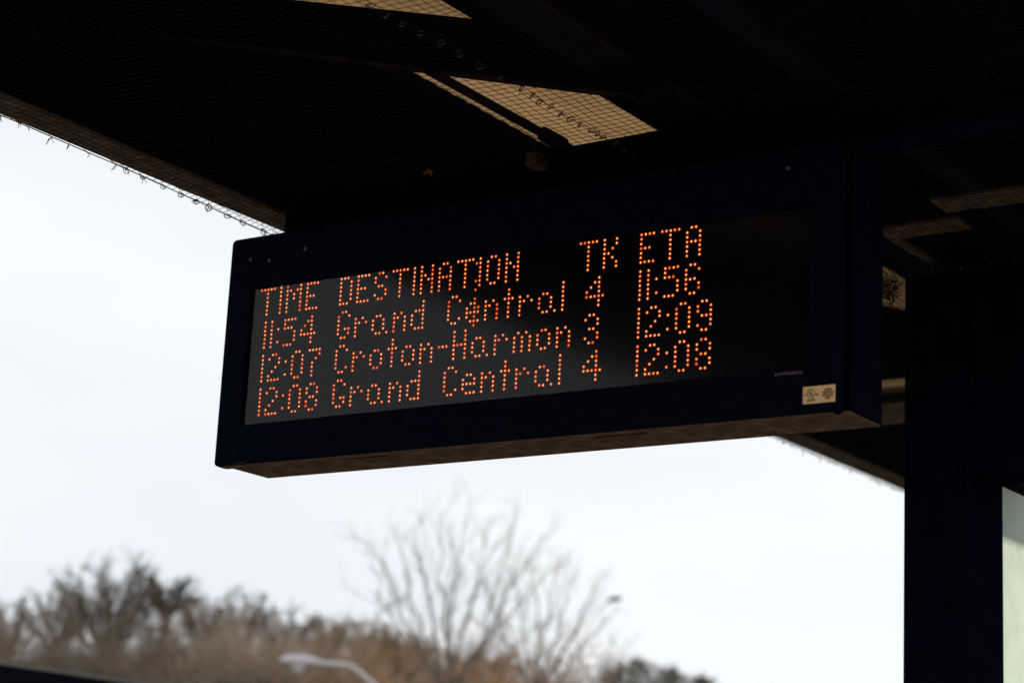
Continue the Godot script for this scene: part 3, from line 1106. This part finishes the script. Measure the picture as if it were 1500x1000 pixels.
func trees() -> void:
	var bush := {"crest": 0.99, "stems": 10, "lean": 0.5, "trunk": 0.5, "radius": 0.05, "limbs": 6, "bare": 0.3, "fan": 0.7, "reach": 0.45, "levels": 4, "count": [0, 5, 6, 4], "ratio": 0.6, "spread": 0.95, "bend": 0.24, "up": 0.03, "thin": 0.5, "twig": 0.009}
	round_tree(150, 55, 7.8, 1.95, 1.15, 34, M.bark_dark, M.bark_dark, "broad dark bare tree with a rounded crown at the left")
	round_tree(232, 57, 7.5, 0.95, 0.55, 24, M.bark_dark, M.bark_dark, "dark bare tree with a flat clumped top beside the broad tree")
	round_tree(75, 59, 7.1, 1.1, 0.9, 26, M.bark, M.bark, "softer bare tree on the left shoulder of the broad dark tree")
	round_tree(5, 58, 6.7, 1.0, 0.9, 24, M.bark, M.bark_pale, "pale thin bare tree at the far left edge of the wood")
	round_tree(290, 60, 7.05, 0.9, 0.8, 26, M.bark, M.bark, "bare tree with a soft rounded top just right of the flat topped tree")
	round_tree(345, 64, 7.35, 1.0, 1.0, 22, M.bark, M.bark_pale, "taller pale bare tree right of the broad dark tree")
	round_tree(405, 62, 7.0, 1.1, 0.9, 26, M.bark, M.bark, "twiggy bare tree above the street lamp head")
	round_tree(470, 63, 6.75, 1.2, 0.8, 26, M.bark, M.bark_pale, "low wide bare tree above the bend of the lamp arm")
	round_tree(525, 60, 6.6, 1.0, 0.7, 24, M.bark, M.bark, "low bare tree beside the dense thicket")
	round_tree(575, 50, 6.5, 0.95, 0.7, 44, M.bark, M.twig_brown, "dense brown rounded thicket left of the big sparse tree")
	fan_tree(655, 42, [[522, 8.6], [545, 8.2, 0.035], [562, 8.9], [588, 9.1, 0.045], [602, 8.4, 0.03], [628, 9.55], [650, 9.0, 0.035], [668, 9.45], [700, 9.2, 0.04], [722, 8.9], [742, 9.4], [785, 9.1], [760, 8.3, 0.035], [540, 7.4, 0.03], [800, 8.2, 0.045]], M.bark, "tall sparse bare tree with fanning upright branches in the middle")
	fan_tree(785, 47, [[700, 7.9], [735, 8.4, 0.04], [770, 8.3], [812, 8.6, 0.04], [832, 8.1], [862, 7.6], [888, 7.0], [850, 6.9, 0.03], [720, 7.2, 0.03]], M.bark, "sparse bare tree leaning right beside the tall middle tree")
	round_tree(705, 58, 6.2, 1.2, 0.7, 26, M.bark, M.bark, "low bare tree seen between the two sparse trees")
	round_tree(905, 70, 6.0, 0.8, 0.7, 14, M.bark, M.bark, "small bare tree at the right end of the wood")
	var a := tree(90, 47, 5.8, bush, M.bark_dark, M.twig_brown, "brown scrub at the foot of the broad dark tree", "shrub", "bare_shrub")
	var b := tree(605, 45, 5.55, bush, M.bark, M.twig_orange, "orange brown scrub below the big sparse tree", "shrub", "bare_shrub")
	var c := tree(360, 51, 5.85, bush, M.bark, M.twig_tan, "pale tan scrub between the slim trees left of the lamp", "shrub", "bare_shrub")
	var row := [
		[a, -30, 49, 5.55, "brown scrub cut by the left edge of the view"], [a, 190, 48, 5.6, "brown scrub just right of the broad dark tree's trunk"],
		[a, 262, 50, 5.95, "brown scrub between the broad tree and the slim trees"], [c, 322, 50, 5.65, "pale tan scrub left of the street lamp head"],
		[a, 30, 52, 5.6, "taller brown scrub behind the far left thin tree"], [a, 140, 53, 5.7, "taller brown scrub behind the broad dark tree"],
		[a, 225, 54, 5.85, "taller brown scrub behind the flat topped tree"], [a, 300, 55, 6.05, "taller brown scrub below the soft rounded tree"],
		[c, 420, 47, 5.45, "pale tan scrub just below the lamp head"], [c, 500, 49, 5.6, "pale tan scrub behind the lamp arm"],
		[b, 650, 48, 5.6, "orange brown scrub under the tall fanning tree"], [b, 560, 50, 5.6, "orange brown scrub before the dense thicket"],
		[c, 450, 53, 5.9, "pale tan scrub behind the lamp head and arm"], [a, 610, 56, 5.85, "brown scrub behind the big sparse tree"],
		[a, 720, 55, 5.55, "low brown scrub right of the big sparse tree"], [b, 735, 50, 5.3, "lowest orange scrub near the right end of the wood"],
		[a, 820, 58, 5.3, "last brown scrub before the evergreens"], [b, 690, 46, 5.4, "orange brown scrub at the foot of the middle tree, right side"],
		[c, 395, 52, 5.85, "pale tan scrub just behind the street lamp head"], [a, 460, 49, 5.4, "brown scrub above the bend of the lamp arm"],
		[a, 775, 54, 5.4, "brown scrub under the leaning sparse tree"]]
	for i in row.size():
		var q: Array = row[i]
		copy_of(q[0], q[1], q[2], rng.randf() * TAU, q[3], q[4])
	for q in [[935, 70, 5.85, 2.6, "dark rounded evergreen mound right of the bare wood"], [985, 74, 5.7, 1.9, "smaller dark evergreen beside the rounded mound"], [1032, 76, 5.5, 1.3, "little dark evergreen at the right end of the skyline"]]:
		evergreen(q)


func evergreen(q: Array) -> void:
	var at := where(q[0], q[1])
	var t := thing("evergreen_tree", q[4], "tree", at, "")
	var top: float = EYE + q[1] * tan(deg_to_rad(q[2]))
	var mb := MB.new()
	mb.tube(PackedVector3Array([at, Vector3(at.x, top - 0.6, at.z)]), PackedFloat32Array([0.2, 0.05]), 6)
	obj("trunk", mb, M.bark_dark, t)
	mb = MB.new()
	var hgt := top - at.y
	for k in 4200:
		var w := sqrt(rng.randf())
		var a := rng.randf() * TAU
		var y := pow(rng.randf(), 0.8)
		var wide: float = q[3] * sqrt(maxf(0.0, 1.0 - pow(y, 5.0))) * (0.8 + 0.25 * sin(a * 3.0 + y * 9.0))
		var p := at + Vector3(cos(a) * wide * w, y * hgt, sin(a) * wide * w)
		var d := Vector3(rng.randfn(), rng.randfn() * 0.6 + 0.5, rng.randfn()).normalized() * rng.randf_range(0.15, 0.5)
		var s := d.cross(Vector3(rng.randfn(), rng.randfn(), rng.randfn())).normalized() * 0.03
		mb.tri(p - s, p + s, p + d, s.cross(d).normalized(), s.cross(d).normalized(), s.cross(d).normalized())
	obj("crown", mb, M.needle, t)


func street_lamp() -> void:
	# near lamp: head to the left, arm curving down to its pole out of view
	var dist := 40.0
	var head := skyline(458, dist, 5.42)
	var bend := skyline(500, dist, 5.41)
	var low := skyline(550, dist, 4.87)
	var foot := skyline(600, dist, 3.6)
	var t := thing("street_lamp", "sunlit grey street lamp with a curved arm before the brown scrub", "street lamp", Vector3(foot.x, terrain_h(foot.x, -foot.z), foot.z))
	var mb := MB.new()
	var crv := Curve3D.new()
	var along := (bend - head)
	crv.add_point(head, Vector3.ZERO, along * 0.4)
	crv.add_point(bend, -along * 0.35, along * 0.4)
	crv.add_point(low, (bend - low) * 0.3, (low - bend) * 0.4)
	crv.add_point(foot, Vector3(0, 0.5, 0), Vector3.ZERO)
	var pts := crv.tessellate(4, 3)
	mb.tube(pts, PackedFloat32Array([0.048]), 10)
	obj("arm", mb, M.galv, t)
	mb = MB.new()
	mb.tube(PackedVector3Array([foot, Vector3(foot.x, terrain_h(foot.x, -foot.z), foot.z)]), PackedFloat32Array([0.08, 0.12]), 10)
	obj("pole", mb, M.galv, t)
	mb = MB.new()
	var d := -along.normalized()
	mb.tube(PackedVector3Array([head - d * 0.12, head + d * 0.05 + Vector3(0, 0.02, 0), head + d * 0.32 + Vector3(0, 0.03, 0), head + d * 0.58 + Vector3(0, 0.02, 0), head + d * 0.68]), PackedFloat32Array([0.045, 0.08, 0.105, 0.085, 0.03]), 10, true)
	obj("lamp_head", mb, M.galv, t)
	mb = MB.new()
	mb.dome(head + d * 0.33 + Vector3(0, -0.09, 0), Vector3.DOWN, 0.13, 0.13, 12)
	obj("lamp_lens", mb, M.lens, t)
	# far lamp above the right end of the wood
	dist = 70.0
	var tip := skyline(890, dist, 7.46)
	var b2 := skyline(868, dist, 7.1)
	var b3 := skyline(848, dist, 6.2)
	t = thing("street_lamp", "distant thin street lamp standing above the right end of the wood", "street lamp", Vector3(b3.x, terrain_h(b3.x, -b3.z), b3.z))
	crv = Curve3D.new()
	crv.add_point(tip, Vector3.ZERO, (b2 - tip) * 0.3)
	crv.add_point(b2, (tip - b2) * 0.3, (b3 - b2) * 0.3)
	crv.add_point(b3, (b2 - b3) * 0.5, Vector3.ZERO)
	mb = MB.new()
	mb.tube(crv.tessellate(4, 3), PackedFloat32Array([0.028]), 8)
	obj("arm", mb, M.galv, t)
	mb = MB.new()
	mb.tube(PackedVector3Array([b3, Vector3(b3.x, terrain_h(b3.x, -b3.z), b3.z)]), PackedFloat32Array([0.05, 0.09]), 8)
	obj("pole", mb, M.galv, t)
	mb = MB.new()
	var e := (tip - b2).normalized()
	e.y *= 0.2
	e = e.normalized()
	mb.tube(PackedVector3Array([tip - e * 0.1, tip + e * 0.08, tip + e * 0.28, tip + e * 0.36]), PackedFloat32Array([0.04, 0.09, 0.08, 0.03]), 8, true)
	obj("lamp_head", mb, M.trim, t)


func skyline(px: float, dist: float, elev: float) -> Vector3:
	var az := deg_to_rad(-47.9 + 0.01772 * px)
	return Vector3(sin(az) * dist, EYE + dist * tan(deg_to_rad(elev)), -cos(az) * dist)


# ---------------------------------------------------------------- camera and light
func camera_and_light() -> void:
	var cam := Camera3D.new()
	cam.name = "camera"
	add_child(cam)
	cam.transform = Transform3D(Basis(Vector3(0.82435067, 0.0490882, -0.56394709), Vector3(0.09880626, 0.96846287, 0.22872909), Vector3(0.55738971, -0.24427449, 0.79350279)).orthonormalized(), Vector3(0, EYE, 0))
	var att := CameraAttributesPhysical.new()
	att.frustum_focal_length = 76.006
	att.frustum_focus_distance = 5.65
	att.exposure_aperture = 2.95
	att.frustum_near = 0.05
	att.frustum_far = 1500.0
	cam.attributes = att
	cam.near = 0.05
	cam.far = 1500.0
	cam.fov = 17.94382
	cam.current = true

	var sky_img := Image.create(768, 384, false, Image.FORMAT_RGBF)
	var f := FastNoiseLite.new()
	f.seed = 12
	f.frequency = 1.1
	f.fractal_octaves = 5
	for j in 384:
		var el := PI / 2 - PI * (j + 0.5) / 384
		for i in 768:
			var az := TAU * (i + 0.5) / 768
			var d := Vector3(cos(az) * cos(el), sin(el), sin(az) * cos(el))
			var c := f.get_noise_3d(d.x * 1.6, d.y * 5.0, d.z * 1.6)
			var t := clampf(1.04 + 0.75 * c - 3.0 * clampf(el - 0.16, 0.0, 0.30), 0.0, 1.0)
			sky_img.set_pixel(i, j, Color(lerpf(0.63, 0.965, t), lerpf(0.735, 0.99, t), lerpf(0.85, 1.01, t)))
	var pano := PanoramaSkyMaterial.new()
	pano.panorama = ImageTexture.create_from_image(sky_img)
	var sky := Sky.new()
	sky.sky_material = pano
	var env := Environment.new()
	env.background_mode = Environment.BG_SKY
	env.sky = sky
	env.tonemap_mode = Environment.TONE_MAPPER_LINEAR
	env.tonemap_exposure = 1.0
	env.sdfgi_enabled = true
	env.ssao_enabled = true
	env.ssil_enabled = true
	var we := WorldEnvironment.new()
	we.name = "world"
	we.environment = env
	add_child(we)

	var sun := DirectionalLight3D.new()
	sun.name = "sun"
	sun.light_energy = 1.4
	sun.light_color = Color(1.0, 0.93, 0.84)
	sun.light_angular_distance = 0.5
	sun.shadow_enabled = true
	add_child(sun)
	var el := deg_to_rad(24.6)
	var fw := deg_to_rad(8.0)
	var towards := Vector3(-cos(el) * cos(fw), sin(el), -cos(el) * sin(fw))
	sun.look_at_from_position(towards * 50.0, Vector3.ZERO, Vector3.UP)


func _ready() -> void:
	rng.seed = 20240111
	camera_and_light()
	materials()
	ground()
	trees()
	street_lamp()
	canopy()
	windscreen()
	netting()
	departure_board()
